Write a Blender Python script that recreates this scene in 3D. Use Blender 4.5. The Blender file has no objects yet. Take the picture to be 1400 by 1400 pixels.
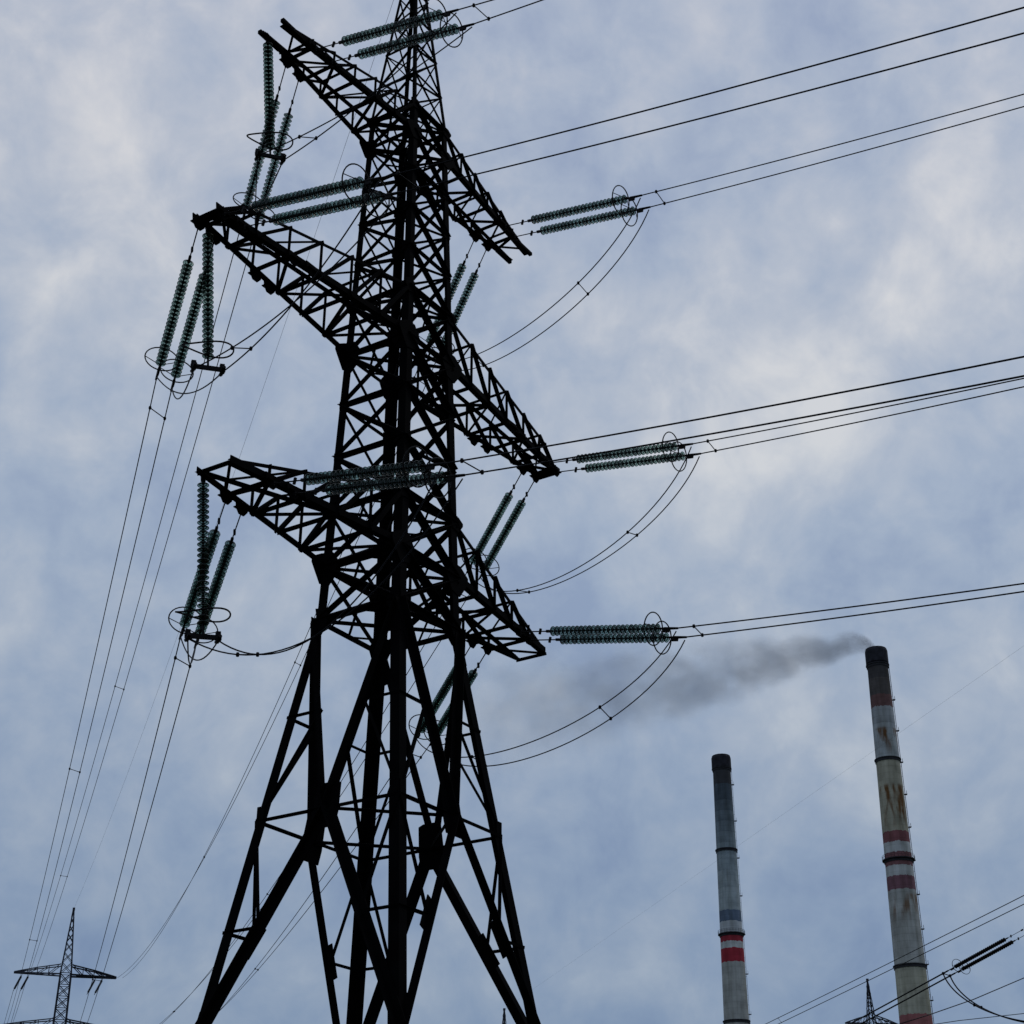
import bpy, math, random
from mathutils import Vector, Matrix
random.seed(7)
S = bpy.context.scene
C = S.collection
H = 1.7                                   # eye height above the ground (ground is z = 0)

# ------------------------------------------------------------------ camera
PITCH = 0.47451
cd = bpy.data.cameras.new('camera')
cam = bpy.data.objects.new('camera', cd); C.objects.link(cam)
cam.location = (0, 0, H)
cam.rotation_euler = (math.pi/2 + PITCH, -0.0021, 0)
cd.sensor_width = 36.0; cd.sensor_height = 36.0
cd.lens = 36.0*2217.0/1400.0
cd.clip_start = 0.1; cd.clip_end = 20000
S.camera = cam

# ------------------------------------------------------------------ sky, sun, exposure
S.view_settings.view_transform = 'Standard'
S.view_settings.look = 'None'
S.view_settings.exposure = 0.0
S.view_settings.gamma = 1.0
S.view_settings.use_curve_mapping = False
SUN_EL, SUN_AZ = math.radians(48), math.radians(60)     # azimuth measured from +Y towards +X

def skydir(x, y):
    """direction of the sky seen at a place of the photograph (world space)"""
    r, f, u = x-700.0, 2217.0, 700.0-y
    cp, sp = math.cos(PITCH), math.sin(PITCH)
    return Vector((r, f*cp-u*sp, u*cp+f*sp)).normalized()

def build_world():
    w = bpy.data.worlds.new("World"); S.world = w; w.use_nodes = True
    nt = w.node_tree; nt.nodes.clear(); N = nt.nodes.new; L = nt.links.new
    def math_(op, a, b=None, c=None, clamp=False):
        n = N('ShaderNodeMath'); n.operation = op; n.use_clamp = clamp
        for i, v in enumerate((a, b, c)):
            if v is None: continue
            if hasattr(v, 'links'): L(v, n.inputs[i])
            else: n.inputs[i].default_value = v
        return n.outputs[0]
    def mapr(v, a, b, c, d, smooth=False):
        n = N('ShaderNodeMapRange'); n.clamp = True
        if smooth: n.interpolation_type = 'SMOOTHSTEP'
        L(v, n.inputs[0])
        for i, x in zip((1, 2, 3, 4), (a, b, c, d)): n.inputs[i].default_value = x
        return n.outputs[0]
    def mix(f, a, b, mode='MIX'):
        n = N('ShaderNodeMix'); n.data_type = 'RGBA'; n.blend_type = mode
        for s, v in ((n.inputs[0], f), (n.inputs[6], a), (n.inputs[7], b)):
            if hasattr(v, 'links'): L(v, s)
            elif isinstance(v, tuple): s.default_value = (*v, 1)
            else: s.default_value = v
        return n.outputs[2]
    tc = N('ShaderNodeTexCoord'); d = tc.outputs['Generated']
    sep = N('ShaderNodeSeparateXYZ'); L(d, sep.inputs[0])
    z = sep.outputs['Z']
    zz = math_('ADD', math_('MAXIMUM', z, 0.0), 0.18)
    comb = N('ShaderNodeCombineXYZ')
    L(math_('DIVIDE', sep.outputs['X'], zz), comb.inputs[0])
    L(math_('DIVIDE', sep.outputs['Y'], zz), comb.inputs[1])
    def noise(scale, detail, rough, off, dist=0.0, iso=False):
        mp = N('ShaderNodeMapping'); L(d if iso else comb.outputs[0], mp.inputs[0])
        mp.inputs['Location'].default_value = off
        n = N('ShaderNodeTexNoise'); n.noise_dimensions = '3D'
        n.inputs['Scale'].default_value = scale; n.inputs['Detail'].default_value = detail
        n.inputs['Roughness'].default_value = rough; n.inputs['Distortion'].default_value = dist
        L(mp.outputs[0], n.inputs['Vector']); return n.outputs['Fac']
    def blob(x, y, deg, amp):
        dd = skydir(x, y)
        vm = N('ShaderNodeVectorMath'); vm.operation = 'DOT_PRODUCT'
        L(d, vm.inputs[0]); vm.inputs[1].default_value = dd
        c = math.cos(math.radians(deg))
        return math_('MULTIPLY', mapr(vm.outputs['Value'], c, 1.0, 0.0, 1.0, True), amp)
    n_big = noise(2.2, 3, 0.5, (3.1, 1.7, 0.0), 0.2)
    n_mid = noise(8.0, 4, 0.55, (0.4, 6.3, 2.0), 0.5, True)
    n_small = noise(17.0, 5, 0.58, (5.0, 2.2, 4.0), 0.35, True)
    n_fine = noise(42.0, 4, 0.55, (1.0, 7.2, 3.0), 0.2, True)
    cover = math_('ADD', math_('MULTIPLY', n_big, 0.22), math_('MULTIPLY', n_mid, 0.36))
    cover = math_('ADD', cover, math_('MULTIPLY', n_small, 0.47))
    cover = math_('SUBTRACT', math_('ADD', cover, math_('MULTIPLY', n_fine, 0.17)), 0.045)
    for b in BLOBS:
        cover = math_('ADD', cover, blob(b[0], b[1], b[2], b[3]*0.80))
    cover = math_('MULTIPLY_ADD', cover, 1.08, -0.052)
    ramp = N('ShaderNodeValToRGB'); L(cover, ramp.inputs[0])
    e = ramp.color_ramp.elements
    e[0].position = 0.40; e[0].color = (*CLOUD[0], 1)
    e[1].position = 0.82; e[1].color = (*CLOUD[3], 1)
    m = e.new(0.52); m.color = (*CLOUD[1], 1)
    m = e.new(0.64); m.color = (*CLOUD[2], 1)
    # overcast is dimmer low down
    el = mapr(z, 0.10, 0.72, 0.0, 1.0)
    gr = N('ShaderNodeValToRGB'); L(el, gr.inputs[0])
    g = gr.color_ramp.elements
    g[0].position = 0.0; g[0].color = (*HORIZON[0], 1)
    g[1].position = 1.0; g[1].color = (*HORIZON[3], 1)
    m = g.new(0.25); m.color = (*HORIZON[1], 1)
    m = g.new(0.55); m.color = (*HORIZON[2], 1)
    clouds = mix(1.0, ramp.outputs[0], gr.outputs[0], 'MULTIPLY')
    sky = N('ShaderNodeTexSky'); sky.sky_type = 'NISHITA'; sky.sun_disc = False
    sky.sun_elevation = SUN_EL; sky.sun_rotation = SUN_AZ; sky.air_density = 1.2; sky.dust_density = 1.5
    STR = 0.10
    sc = N('ShaderNodeVectorMath'); sc.operation = 'SCALE'; L(clouds, sc.inputs[0]); sc.inputs[3].default_value = 1.0/STR
    col = mix(0.94, sky.outputs[0], sc.outputs[0])
    bg = N('ShaderNodeBackground'); L(col, bg.inputs[0]); bg.inputs[1].default_value = STR
    out = N('ShaderNodeOutputWorld'); L(bg.outputs[0], out.inputs[0])

BLOBS = [(1120, 450, 8.0, 0.07), (880, 560, 5.0, 0.06), (1255, 330, 4.0, 0.06), (1290, 215, 2.2, 0.10), (965, 30, 2.5, 0.09), (870, 430, 3.0, 0.05), (640, 20, 5.0, 0.05),
         (1060, 560, 3.0, 0.05), (1170, 650, 3.5, 0.07), (110, 330, 8.0, 0.08), (60, 130, 5.0, 0.06), (230, 60, 6.0, 0.06), (230, 440, 4.0, 0.05), (1180, 960, 6.0, 0.07), (330, 930, 4.0, 0.05),
         (80, 660, 7.0, -0.06), (940, 300, 5.0, -0.06), (1230, 740, 4.0, -0.07), (1150, 1200, 6.0, -0.03), (240, 800, 5.0, -0.04), (60, 1050, 5.0, -.03), (720, 480, 4.0, -.04),
         (760, 860, 5.0, -0.03), (1360, 620, 4.0, -0.05)]
CLOUD = [(0.315, 0.380, 0.525), (0.395, 0.455, 0.575), (0.495, 0.530, 0.615), (0.70, 0.69, 0.71)]
HORIZON = [(0.46, 0.58, 0.71), (0.65, 0.74, 0.82), (0.90, 0.95, 0.97), (1.02, 1.02, 1.02)]
build_world()

sl = bpy.data.lights.new('sun', 'SUN'); sun = bpy.data.objects.new('sun', sl); C.objects.link(sun)
sl.energy = 0.5; sl.angle = math.radians(14); sl.color = (1.0, 0.96, 0.9)
sd = Vector((math.cos(SUN_EL)*math.sin(SUN_AZ), math.cos(SUN_EL)*math.cos(SUN_AZ), math.sin(SUN_EL)))
sun.rotation_euler = sd.to_track_quat('Z', 'Y').to_euler()
sun.location = (0, 0, 200)

# ------------------------------------------------------------------ materials
def mat(name, color, rough=0.7, metal=0.0, spec=0.3, var=0.0, scale=3.0):
    m = bpy.data.materials.new(name); m.use_nodes = True
    nt = m.node_tree; b = nt.nodes['Principled BSDF']
    b.inputs['Roughness'].default_value = rough; b.inputs['Metallic'].default_value = metal
    b.inputs['Specular IOR Level'].default_value = spec
    b.inputs['Base Color'].default_value = (*color, 1)
    if var:
        tc = nt.nodes.new('ShaderNodeTexCoord'); n = nt.nodes.new('ShaderNodeTexNoise')
        n.inputs['Scale'].default_value = scale; n.inputs['Detail'].default_value = 5
        nt.links.new(tc.outputs['Object'], n.inputs['Vector'])
        r = nt.nodes.new('ShaderNodeValToRGB'); nt.links.new(n.outputs['Fac'], r.inputs[0])
        r.color_ramp.elements[0].position = 0.3; r.color_ramp.elements[1].position = 0.7
        r.color_ramp.elements[0].color = (*[c*(1-var) for c in color], 1)
        r.color_ramp.elements[1].color = (*[min(1, c*(1+var)) for c in color], 1)
        nt.links.new(r.outputs[0], b.inputs['Base Color'])
    return m
M_steel = mat('silhouette_steel', (0.0020, 0.0020, 0.0025), 0.9, 0.0, 0.02, 0.4, 1.2)  # grey galvanised steel; backlit silhouette darkness is put into the base colour
M_fit = mat('dark_fittings', (0.004, 0.004, 0.005), 0.6, 0.0, 0.08, 0.3, 4.0)
M_wire = mat('weathered_conductor', (0.006, 0.0065, 0.009), 0.6, 0.0, 0.08, 0.2, 2.0)
M_far = mat('hazed_distant_steel', (0.032, 0.036, 0.048), 0.85, 0.0, 0.1, 0.3, 0.6)  # paler bluish steel, distance haze painted into the colour
M_conc = mat('footing_concrete', (0.30, 0.29, 0.27), 0.9, 0, 0.2, 0.3, 1.5)
M_ladder = mat('stack_ladder_steel', (0.05, 0.055, 0.065), 0.7, 0, 0.2, 0.3, 1.0)

def glass_mat():
    m = bpy.data.materials.new('green_glass'); m.use_nodes = True
    nt = m.node_tree; b = nt.nodes['Principled BSDF']; out = nt.nodes['Material Output']
    b.inputs['Base Color'].default_value = (0.016, 0.034, 0.030, 1); b.inputs['Roughness'].default_value = 0.12
    b.inputs['Specular IOR Level'].default_value = 0.35
    t = nt.nodes.new('ShaderNodeBsdfTransparent'); t.inputs[0].default_value = (0.68, 0.83, 0.78, 1)
    lw = nt.nodes.new('ShaderNodeLayerWeight'); lw.inputs[0].default_value = 0.35
    mp = nt.nodes.new('ShaderNodeMapRange'); nt.links.new(lw.outputs['Facing'], mp.inputs[0])
    mp.inputs[3].default_value = 0.10; mp.inputs[4].default_value = 0.92
    n = nt.nodes.new('ShaderNodeTexNoise'); n.inputs['Scale'].default_value = 9.0
    mm = nt.nodes.new('ShaderNodeMath'); mm.operation = 'MULTIPLY_ADD'; mm.inputs[1].default_value = 0.25
    nt.links.new(n.outputs['Fac'], mm.inputs[0]); nt.links.new(mp.outputs[0], mm.inputs[2]); mm.use_clamp = True
    oi = nt.nodes.new('ShaderNodeObjectInfo'); rv = nt.nodes.new('ShaderNodeMath'); rv.operation = 'MULTIPLY_ADD'; rv.use_clamp = True
    nt.links.new(oi.outputs['Random'], rv.inputs[0]); rv.inputs[1].default_value = 0.34
    sb = nt.nodes.new('ShaderNodeMath'); sb.operation = 'SUBTRACT'; nt.links.new(mm.outputs[0], sb.inputs[0]); sb.inputs[1].default_value = 0.12
    nt.links.new(sb.outputs[0], rv.inputs[2])
    mx = nt.nodes.new('ShaderNodeMixShader')
    nt.links.new(rv.outputs[0], mx.inputs[0]); nt.links.new(t.outputs[0], mx.inputs[1]); nt.links.new(b.outputs[0], mx.inputs[2])
    nt.links.new(mx.outputs[0], out.inputs[0])
    return m
M_glass = glass_mat()
M_rim = mat('thick_glass_rim', (0.010, 0.020, 0.018), 0.35, 0.0, 0.3)

# ------------------------------------------------------------------ mesh helpers
class MB:
    def __init__(s): s.v = []; s.f = []; s.m = []
    def add(s, vs, fs, mi=0):
        o = len(s.v); s.v += [tuple(v) for v in vs]; s.f += [tuple(i+o for i in f) for f in fs]; s.m += [mi]*len(fs)
    def bar(s, a, b, w, u=None, v=None, t=None):
        """rolled steel angle from a to b, leg width w"""
        a = Vector(a); b = Vector(b); d = (b-a)
        if d.length < 1e-4: return
        d.normalize(); cen = u is None
        if u is None:
            u = d.cross(Vector((0.31, 0.17, 1.0)) if abs(d.z) < 0.93 else Vector((1, 0.2, 0))).normalized()
            v = d.cross(u).normalized()
        else:
            u = Vector(u); v = Vector(v)
            u = (u-d*u.dot(d)).normalized(); v = (v-d*v.dot(d)).normalized()
        t = t or max(0.022, w*0.13)
        prof = [(0, 0), (w, 0), (w, t), (t, t), (t, w), (0, w)]
        if cen: prof = [(x-w*0.5, y-w*0.3) for x, y in prof]
        vs = [p+u*x+v*y for p in (a, b) for x, y in prof]
        fs = [(i, (i+1) % 6, (i+1) % 6+6, i+6) for i in range(6)] + [(3, 2, 1, 0), (5, 4, 3, 0), (6, 7, 8, 9), (6, 9, 10, 11)]
        s.add(vs, fs)
    def box(s, c, x, y, z):
        c = Vector(c); x = Vector(x)/2; y = Vector(y)/2; z = Vector(z)/2
        vs = [c+x*i+y*j+z*k for i in (-1, 1) for j in (-1, 1) for k in (-1, 1)]
        s.add(vs, [(0, 1, 3, 2), (4, 6, 7, 5), (0, 4, 5, 1), (2, 3, 7, 6), (0, 2, 6, 4), (1, 5, 7, 3)])
    def plate(s, pts, n, t=0.04):
        n = Vector(n).normalized()*t/2; k = len(pts)
        vs = [Vector(p)-n for p in pts]+[Vector(p)+n for p in pts]
        s.add(vs, [tuple(range(k-1, -1, -1)), tuple(range(k, 2*k))]+[(i, (i+1) % k, (i+1) % k+k, i+k) for i in range(k)])
    def tube(s, pts, r, n=6, closed=False, mi=0):
        pts = [Vector(p) for p in pts]; K = len(pts); vs = []
        up = None
        for i, p in enumerate(pts):
            if closed: t = pts[(i+1) % K]-pts[i-1]
            else: t = pts[min(i+1, K-1)]-pts[max(i-1, 0)]
            t.normalize()
            if up is None: up = t.cross(Vector((0.2, 0.3, 1)) if abs(t.z) < 0.9 else Vector((1, 0, 0))).normalized()
            up = (up-t*up.dot(t)).normalized(); sd_ = t.cross(up)
            rr = r[i] if isinstance(r, (list, tuple)) else r
            for k in range(n):
                a = 2*math.pi*k/n; vs.append(p+(up*math.cos(a)+sd_*math.sin(a))*rr)
        fs = []
        for i in range(K if closed else K-1):
            j = (i+1) % K
            fs += [(i*n+k, i*n+(k+1) % n, j*n+(k+1) % n, j*n+k) for k in range(n)]
        if not closed: fs += [tuple(range(n-1, -1, -1)), tuple(range((K-1)*n, K*n))]
        s.add(vs, fs, mi)
    def lathe(s, prof, seg=16, axis='Z', c=(0, 0, 0), mi=0, close=False):
        vs = []; c = Vector(c)
        for r, h in prof:
            for k in range(seg):
                a = 2*math.pi*k/seg
                q = (r*math.cos(a), r*math.sin(a), h)
                if axis == 'X': q = (h, r*math.cos(a), r*math.sin(a))
                vs.append(c+Vector(q))
        K = len(prof); fs = []
        for i in range(K if close else K-1):
            j = (i+1) % K
            fs += [(i*seg+k, i*seg+(k+1) % seg, j*seg+(k+1) % seg, j*seg+k) for k in range(seg)]
        s.add(vs, fs, mi)
    def build(s, name, mats, parent=None, smooth=False, world=False):
        me = bpy.data.meshes.new(name)
        vs = s.v
        if world and parent is not None:
            l = parent.location; vs = [(x-l.x, y-l.y, z-l.z) for x, y, z in vs]
        me.from_pydata(vs, [], s.f)
        if not isinstance(mats, (list, tuple)): mats = [mats]
        for m in mats: me.materials.append(m)
        me.polygons.foreach_set('material_index', s.m)
        if smooth: me.polygons.foreach_set('use_smooth', [True]*len(me.polygons))
        me.update()
        o = bpy.data.objects.new(name, me); C.objects.link(o)
        if parent is not None: o.parent = parent
        return o

def tag(o, label=None, cat=None, group=None, kind=None):
    if label: o['label'] = label
    if cat: o['category'] = cat
    if group: o['group'] = group
    if kind: o['kind'] = kind
    return o
def thing(name, label, cat, loc, rz=0.0, group=None):
    o = bpy.data.objects.new(name, None); C.objects.link(o); o.empty_display_size = 0.5
    o.location = loc; o.rotation_euler = (0, 0, rz)
    return tag(o, label, cat, group)
def copy_tree(o, parent=None):
    c = o.copy(); C.objects.link(c)
    if parent is not None: c.parent = parent
    for ch in list(o.children): copy_tree(ch, c)
    return c

# ------------------------------------------------------------------ ground
def ground():
    g = MB(); R = 9000; n = 64
    rings = [0, 30, 80, 200, 500, 1200, 3000, R]
    vs = [(0, 0, 0)]; fs = []
    for r in rings[1:]:
        vs += [(r*math.cos(2*math.pi*k/n), r*math.sin(2*math.pi*k/n), 0) for k in range(n)]
    fs += [(0, 1+k, 1+(k+1) % n) for k in range(n)]
    for i in range(len(rings)-2):
        a = 1+i*n; b = a+n
        fs += [(a+k, b+k, b+(k+1) % n, a+(k+1) % n) for k in range(n)]
    g.add(vs, fs)
    m = mat('dry_grass_ground', (0.045, 0.05, 0.026), 0.95, 0, 0.1, 0.5, 0.15)
    tag(g.build('ground', m), kind='structure')
ground()

# ------------------------------------------------------------------ the main anchor pylon (local axes: x along the arms, y along the line)
YAW = 0.9976917
TX, TD = -5.834336, 70.0
Zf, Zg, Zw, Zlb, Zlt, Zmb, Zmt, Ztb, Ztt, Zap = [z+H for z in (10.54, 20.24537, 29.92814, 32.66064, 35.63996, 44.55121, 47.53151, 57.92138, 59.78856, 75.2)]
AW, AT, AF = 2.38403, 1.50935, 5.287
def half(z):
    if z >= Zw: return AW+(AT-AW)*(z-Zw)/(Ztt-Zw)
    return AW+(AF-AW)*(Zw-z)/(Zw-Zf)
def wl(p, q, z):
    c, s = math.cos(YAW), math.sin(YAW)
    return Vector((TX-c*p+s*q, TD-s*p-c*q, z))
CORN = [(1, -1), (1, 1), (-1, 1), (-1, -1)]
ARM = {'l': (12.45, 0.95, Zlb, Zlt), 'm': (14.38, 0.64, Zmb, Zmt), 't': (11.28, 0.68, Ztb, Ztt)}
def node(i, z): 
    a = half(z); return Vector((CORN[i][0]*a, CORN[i][1]*a, z))
def chord_q(k, p):
    L, w, zb, zt = ARM[k]; a = half(zb); return a+(w-a)*(p-a)/(L-a)

pyl = thing('lattice_pylon', 'huge black lattice anchor pylon with three tiers of crossarms in the foreground', 'pylon', (TX, TD, 0), math.pi+YAW)

def main_pylon():
    # four main legs, each one angle section
    for i, (sx, sy) in enumerate(CORN):
        b = MB()
        u = (-sx, 0, 0); v = (0, -sy, 0)
        segs = [(0.35, Zf, 0.50), (Zf, Zg, 0.52), (Zg, Zw, 0.50), (Zw, Zlt, 0.49), (Zlt, Zmb, 0.45), (Zmb, Zmt, 0.42), (Zmt, Ztb, 0.36), (Ztb, Ztt, 0.34)]
        for z0, z1, w in segs: b.bar(node(i, z0), node(i, z1), w, u, v, 0.05)
        # splice plates
        for z, h in ((Zg, 1.2), (Zw, 1.0), (Zlt, 0.8), (Zmt, 0.7)):
            c = node(i, z); w = 0.40
            b.box(c+Vector((-sx*w/2, sy*0.015, 0)), (w, 0, 0), (0, 0.05, 0), (0, 0, h))
            b.box(c+Vector((sx*0.015, -sy*w/2, 0)), (0.05, 0, 0), (0, w, 0), (0, 0, h))
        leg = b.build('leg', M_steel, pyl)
        f = MB(); c = node(i, 0)
        f.lathe([(0.0, 0.45), (0.55, 0.45), (0.62, 0.40), (1.0, -0.4), (1.0, -0.6)], 24, c=(c.x, c.y, 0))
        f.build('concrete_footing', M_conc, leg, smooth=False)
    faces = [(0, 1), (1, 2), (2, 3), (3, 0)]
    def fn(i, j): return Vector(((CORN[i][0]+CORN[j][0])/2.0, (CORN[i][1]+CORN[j][1])/2.0, 0))
    # extension below the main foot
    b = MB()
    for i, j in faces:
        a0, a1, c0, c1 = node(i, 0.7), node(i, Zf), node(j, 0.7), node(j, Zf)
        b.bar(a1, c1, 0.20)
        m0, m1 = node(i, Zf/2), node(j, Zf/2)
        b.bar(a0, c1, 0.26); b.bar(c0, a1, 0.26); b.bar(m0, m1, 0.16)
    b.bar(node(0, Zf), node(2, Zf), 0.16); b.bar(node(1, Zf), node(3, Zf), 0.16)
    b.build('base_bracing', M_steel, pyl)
    # lower body: crossed main diagonals through a big gusset in the middle of each face
    for i, j in faces:
        b = MB()
        n = fn(i, j)
        X = (node(i, Zg)+node(j, Zg))/2
        for a in (i, j):
            W, G, F = node(a, Zw), node(a, Zg), node(a, Zf)
            F2 = F+(X-F)*0.0
            b.bar(W, X, 0.36, n, (X-W).cross(n)); b.bar(F2, X, 0.40, n, (X-F2).cross(n))
            b.bar(G, X, 0.15)
            M1 = (W+G)/2; D1 = (W+X)/2; M2 = (G+F)/2; D2 = (X+F)/2
            b.bar(M1, D1, 0.13); b.bar(D1, G, 0.14)
            b.bar(M2, D2, 0.14); b.bar(D2, G, 0.16)
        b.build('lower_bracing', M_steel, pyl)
        g = MB()
        t = (node(j, Zg)-node(i, Zg)).normalized(); up = Vector((0, 0, 1))
        slope = -n.normalized()*0.15
        upv = (up+slope).normalized()
        pts = [X+t*x+upv*z for x, z in ((-0.62, -0.95), (0.62, -0.95), (0.70, -0.3), (0.62, 1.05), (0.35, 1.15), (-0.35, 1.15), (-0.62, 1.05), (-0.70, -0.3))]
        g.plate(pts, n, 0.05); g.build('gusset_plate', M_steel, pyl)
        for a in (i, j):
            for z0, ln, w in ((Zf, 1.6, 0.55), (Zw, 1.7, 0.5)):
                A = node(a, z0); dl = (X-A).normalized(); dg = (node(a, Zg)-A).normalized()
                g = MB(); g.plate([A, A+dg*ln, A+dg*ln*0.9+dl*0.25, A+dl*ln], n, 0.05); g.build('gusset_plate', M_steel, pyl)
            D2 = (X+node(a, Zf))/2; s_ = (X-D2).normalized(); o_ = s_.cross(n.normalized())
            g = MB(); g.plate([D2-s_*0.8+o_*0.28, D2+s_*0.8+o_*0.28, D2+s_*0.8-o_*0.28, D2-s_*0.8-o_*0.28], n, 0.05); g.build('gusset_plate', M_steel, pyl)
    # plan bracing at the gusset level
    b = MB()
    belt = MB()
    Xs = [(node(i, Zg)+node(j, Zg))/2 for i, j in faces]
    for k in range(4):
        b.bar(Xs[k], Xs[(k+1) % 4], 0.15)
        belt.bar(node(k, Zw), node((k+1) % 4, Zw), 0.26)
    ms = [(node(i, (Zg+Zf)/2)+node(j, (Zg+Zf)/2))/2 for i, j in faces]
    belt.bar(node(0, Zw), node(2, Zw), 0.18); belt.bar(node(1, Zw), node(3, Zw), 0.18); belt.build('waist_belt', M_steel, pyl)
    b.build('plan_bracing', M_steel, pyl)
    # upper body panels
    def section(name, zs, wd, wd2, wh):
        b = MB()
        for z0, z1 in zip(zs, zs[1:]):
            for i, j in faces:
                b.bar(node(i, z1), node(j, z0), wd)
                b.bar(node(i, z0), node(j, z1), wd2)
        for z in zs[1:]:
            for i, j in faces: b.bar(node(i, z), node(j, z), wh)
        return b
    def lin(a, c, n): return [a+(c-a)*k/n for k in range(n+1)]
    for zs, wd, wd2, wh, dia in (([Zw, Zlb], .32, .22, .32, True), ([Zlb, Zlt], .30, .20, .26, True), (lin(Zlt, Zmb, 3), .28, .17, .19, False),
                                 ([Zmb, Zmt], .27, .18, .24, True), (lin(Zmt, Ztb, 4), .21, .13, .15, False), ([Ztb, Ztt], .22, .15, .22, True)):
        b = section('b', zs, wd, wd2, wh)
        if dia:
            for z in zs:
                b.bar(node(0, z), node(2, z), .15); b.bar(node(1, z), node(3, z), .15)
                # inner diamond
                mm = [(node(i, z)+node(j, z))/2 for i, j in faces]
                for k in range(4): b.bar(mm[k], mm[(k+1) % 4], .10)
        else:
            for z in zs[1:-1]:
                for i in range(4):
                    for w_, ax in ((0.30, 0), (0.30, 1)):
                        c = node(i, z); o = Vector((0, 0, 0)); o[ax] = -CORN[i][ax]*0.25
                        nn = Vector((0, 0, 0)); nn[1-ax] = CORN[i][1-ax]
                        sdv = Vector((0, 0, 0)); sdv[ax] = 1
                        b.box(c+o, sdv*0.5, nn*0.05, (0, 0, 0.42))
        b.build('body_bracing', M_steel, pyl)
    # node gussets on the arm levels
    for i, (sx, sy) in enumerate(CORN):
        for z, out, w, h in ((Zw, 0, .75, .8), (Zlb, .75, 1.05, 1.0), (Zlt, .45, .6, .5), (Zmb, .75, 1.0, 1.0), (Zmt, .4, .55, .5), (Ztb, .65, .75, .7), (Ztt, .35, .5, .4)):
            c = node(i, z)
            y = sy*0.035; g = MB()
            g.plate([c+Vector((sx*out, y, h*.30)), c+Vector((sx*out, y, 0)), c+Vector((sx*.1, y, -h*.9)), c+Vector((-sx*w*.55, y, -h*.75)), c+Vector((-sx*w, y, 0)), c+Vector((-sx*w*.5, y, h*.7)), c+Vector((sx*.08, y, h*.7))], (0, 1, 0), .05)
            x = sx*0.035
            g.plate([c+Vector((x, 0, -h*.9)), c+Vector((x, -sy*w*.6, -h*.7)), c+Vector((x, -sy*w, 0)), c+Vector((x, -sy*w*.6, h*.6)), c+Vector((x, 0, h*.7))], (1, 0, 0), .05)
            g.build('gusset_plate', M_steel, pyl)
    # peak
    pk = MB()
    zs = [Ztt+(Zap-Ztt)*f for f in (0, .16, .32, .47, .61, .74, .86, .96)]
    def pn(i, z):
        a = AT*(1-(z-Ztt)/(Zap-Ztt)); return Vector((CORN[i][0]*a, CORN[i][1]*a, z))
    for i, (sx, sy) in enumerate(CORN):
        pk.bar(pn(i, Ztt), pn(i, zs[-1]), .17, (-sx, 0, 0), (0, -sy, 0), .03)
    for z0, z1 in zip(zs, zs[1:]):
        for i, j in faces:
            pk.bar(pn(i, z0), pn(j, z1), .11); pk.bar(pn(i, z1), pn(j, z0), .08); pk.bar(pn(i, z1), pn(j, z1), .08)
    pk.box((0, 0, zs[-1]+.1), (.35, 0, 0), (0, .35, 0), (0, 0, .3))
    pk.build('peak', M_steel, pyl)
    # crossarms
    def arm(k, sx):
        L, w, zb, zt = ARM[k]; a0 = half(zb); a1 = half(zt)
        nb = {'t': 5, 'm': 6, 'l': 4}[k]
        ends = {'t': 9.25, 'm': 14.1, 'l': 10.3}[k]
        ps = [a0+(ends-a0)*t/nb for t in range(nb+1)]
        def B(p, s): return Vector((sx*p, s*chord_q(k, p), zb))
        zk, pk_ = (1.15, 12.9) if k == 'm' else (0.16, L)
        def T(p, s):
            if p <= pk_:
                h = (zt-zb)+(zk-(zt-zb))*(p-a0)/(pk_-a0)
            else: h = zk*(1-(p-pk_)/(L-pk_))+.12*(p-pk_)/(L-pk_)
            h = max(h, .12)
            q = s*chord_q(k, p) if p > a0+.01 else s*a1
            return Vector((sx*(p if p > a0+.01 else a1), q, zb+h))
        web = MB(); t_ = {'t': .13, 'm': .145, 'l': .155}[k]
        for s in (-1, 1):
            for n_, (p0, p1) in enumerate(zip(ps, ps[1:])):
                web.bar(B(p1, s), T(p1, s), t_)
                web.bar(T(p0, s), B(p1, s), t_*1.15)
        for n_, (p0, p1) in enumerate(zip(ps, ps[1:])):
            web.bar(B(p1, -1), B(p1, 1), t_*1.1)
            g_ = -1 if n_ % 2 else 1
            web.bar(B(p0, g_), B(p1, -g_), t_)
            if n_ % 2 == 0: web.bar(T(p1, -1), T(p1, 1), t_*.8)
            else: web.bar(T(p0, -g_), T(p1, g_), t_*.7)
        if k != 't':
            web.bar(B(L, -1), B(L, 1), .16); web.bar(B(ends, -1), B(L, 1), .12)
        else:
            web.bar(B(9.9, -1), B(9.25, 1), .12); web.bar(B(9.25, -1), B(10.6, 1), .10)
        if k == 'm':
            web.bar(T(pk_, -1), T(pk_, 1), .15); web.bar(B(L-.6, -1), B(L-.6, 1), .16); web.bar(T(pk_, -1), B(L, 1), .12)
        name = {'t': 'upper', 'm': 'middle', 'l': 'lower'}[k]
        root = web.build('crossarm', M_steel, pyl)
        for s in (-1, 1):
            c = MB(); wb = {'t': .28, 'm': .31, 'l': .32}[k]
            c.bar(B(a0-.3, s), B(L, s), wb, (0, -s, 0), (0, 0, 1), .04)
            if k == 't':
                c.box(B(L-.55, s)+Vector((0, 0, .1)), (1.5, 0, 0), (0, .20, 0), (0, 0, .2))
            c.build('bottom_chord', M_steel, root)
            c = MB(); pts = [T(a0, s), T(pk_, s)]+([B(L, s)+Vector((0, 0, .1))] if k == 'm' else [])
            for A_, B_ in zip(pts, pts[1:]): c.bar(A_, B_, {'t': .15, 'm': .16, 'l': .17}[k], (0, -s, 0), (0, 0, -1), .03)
            c.build('top_chord', M_steel, root)
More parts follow.
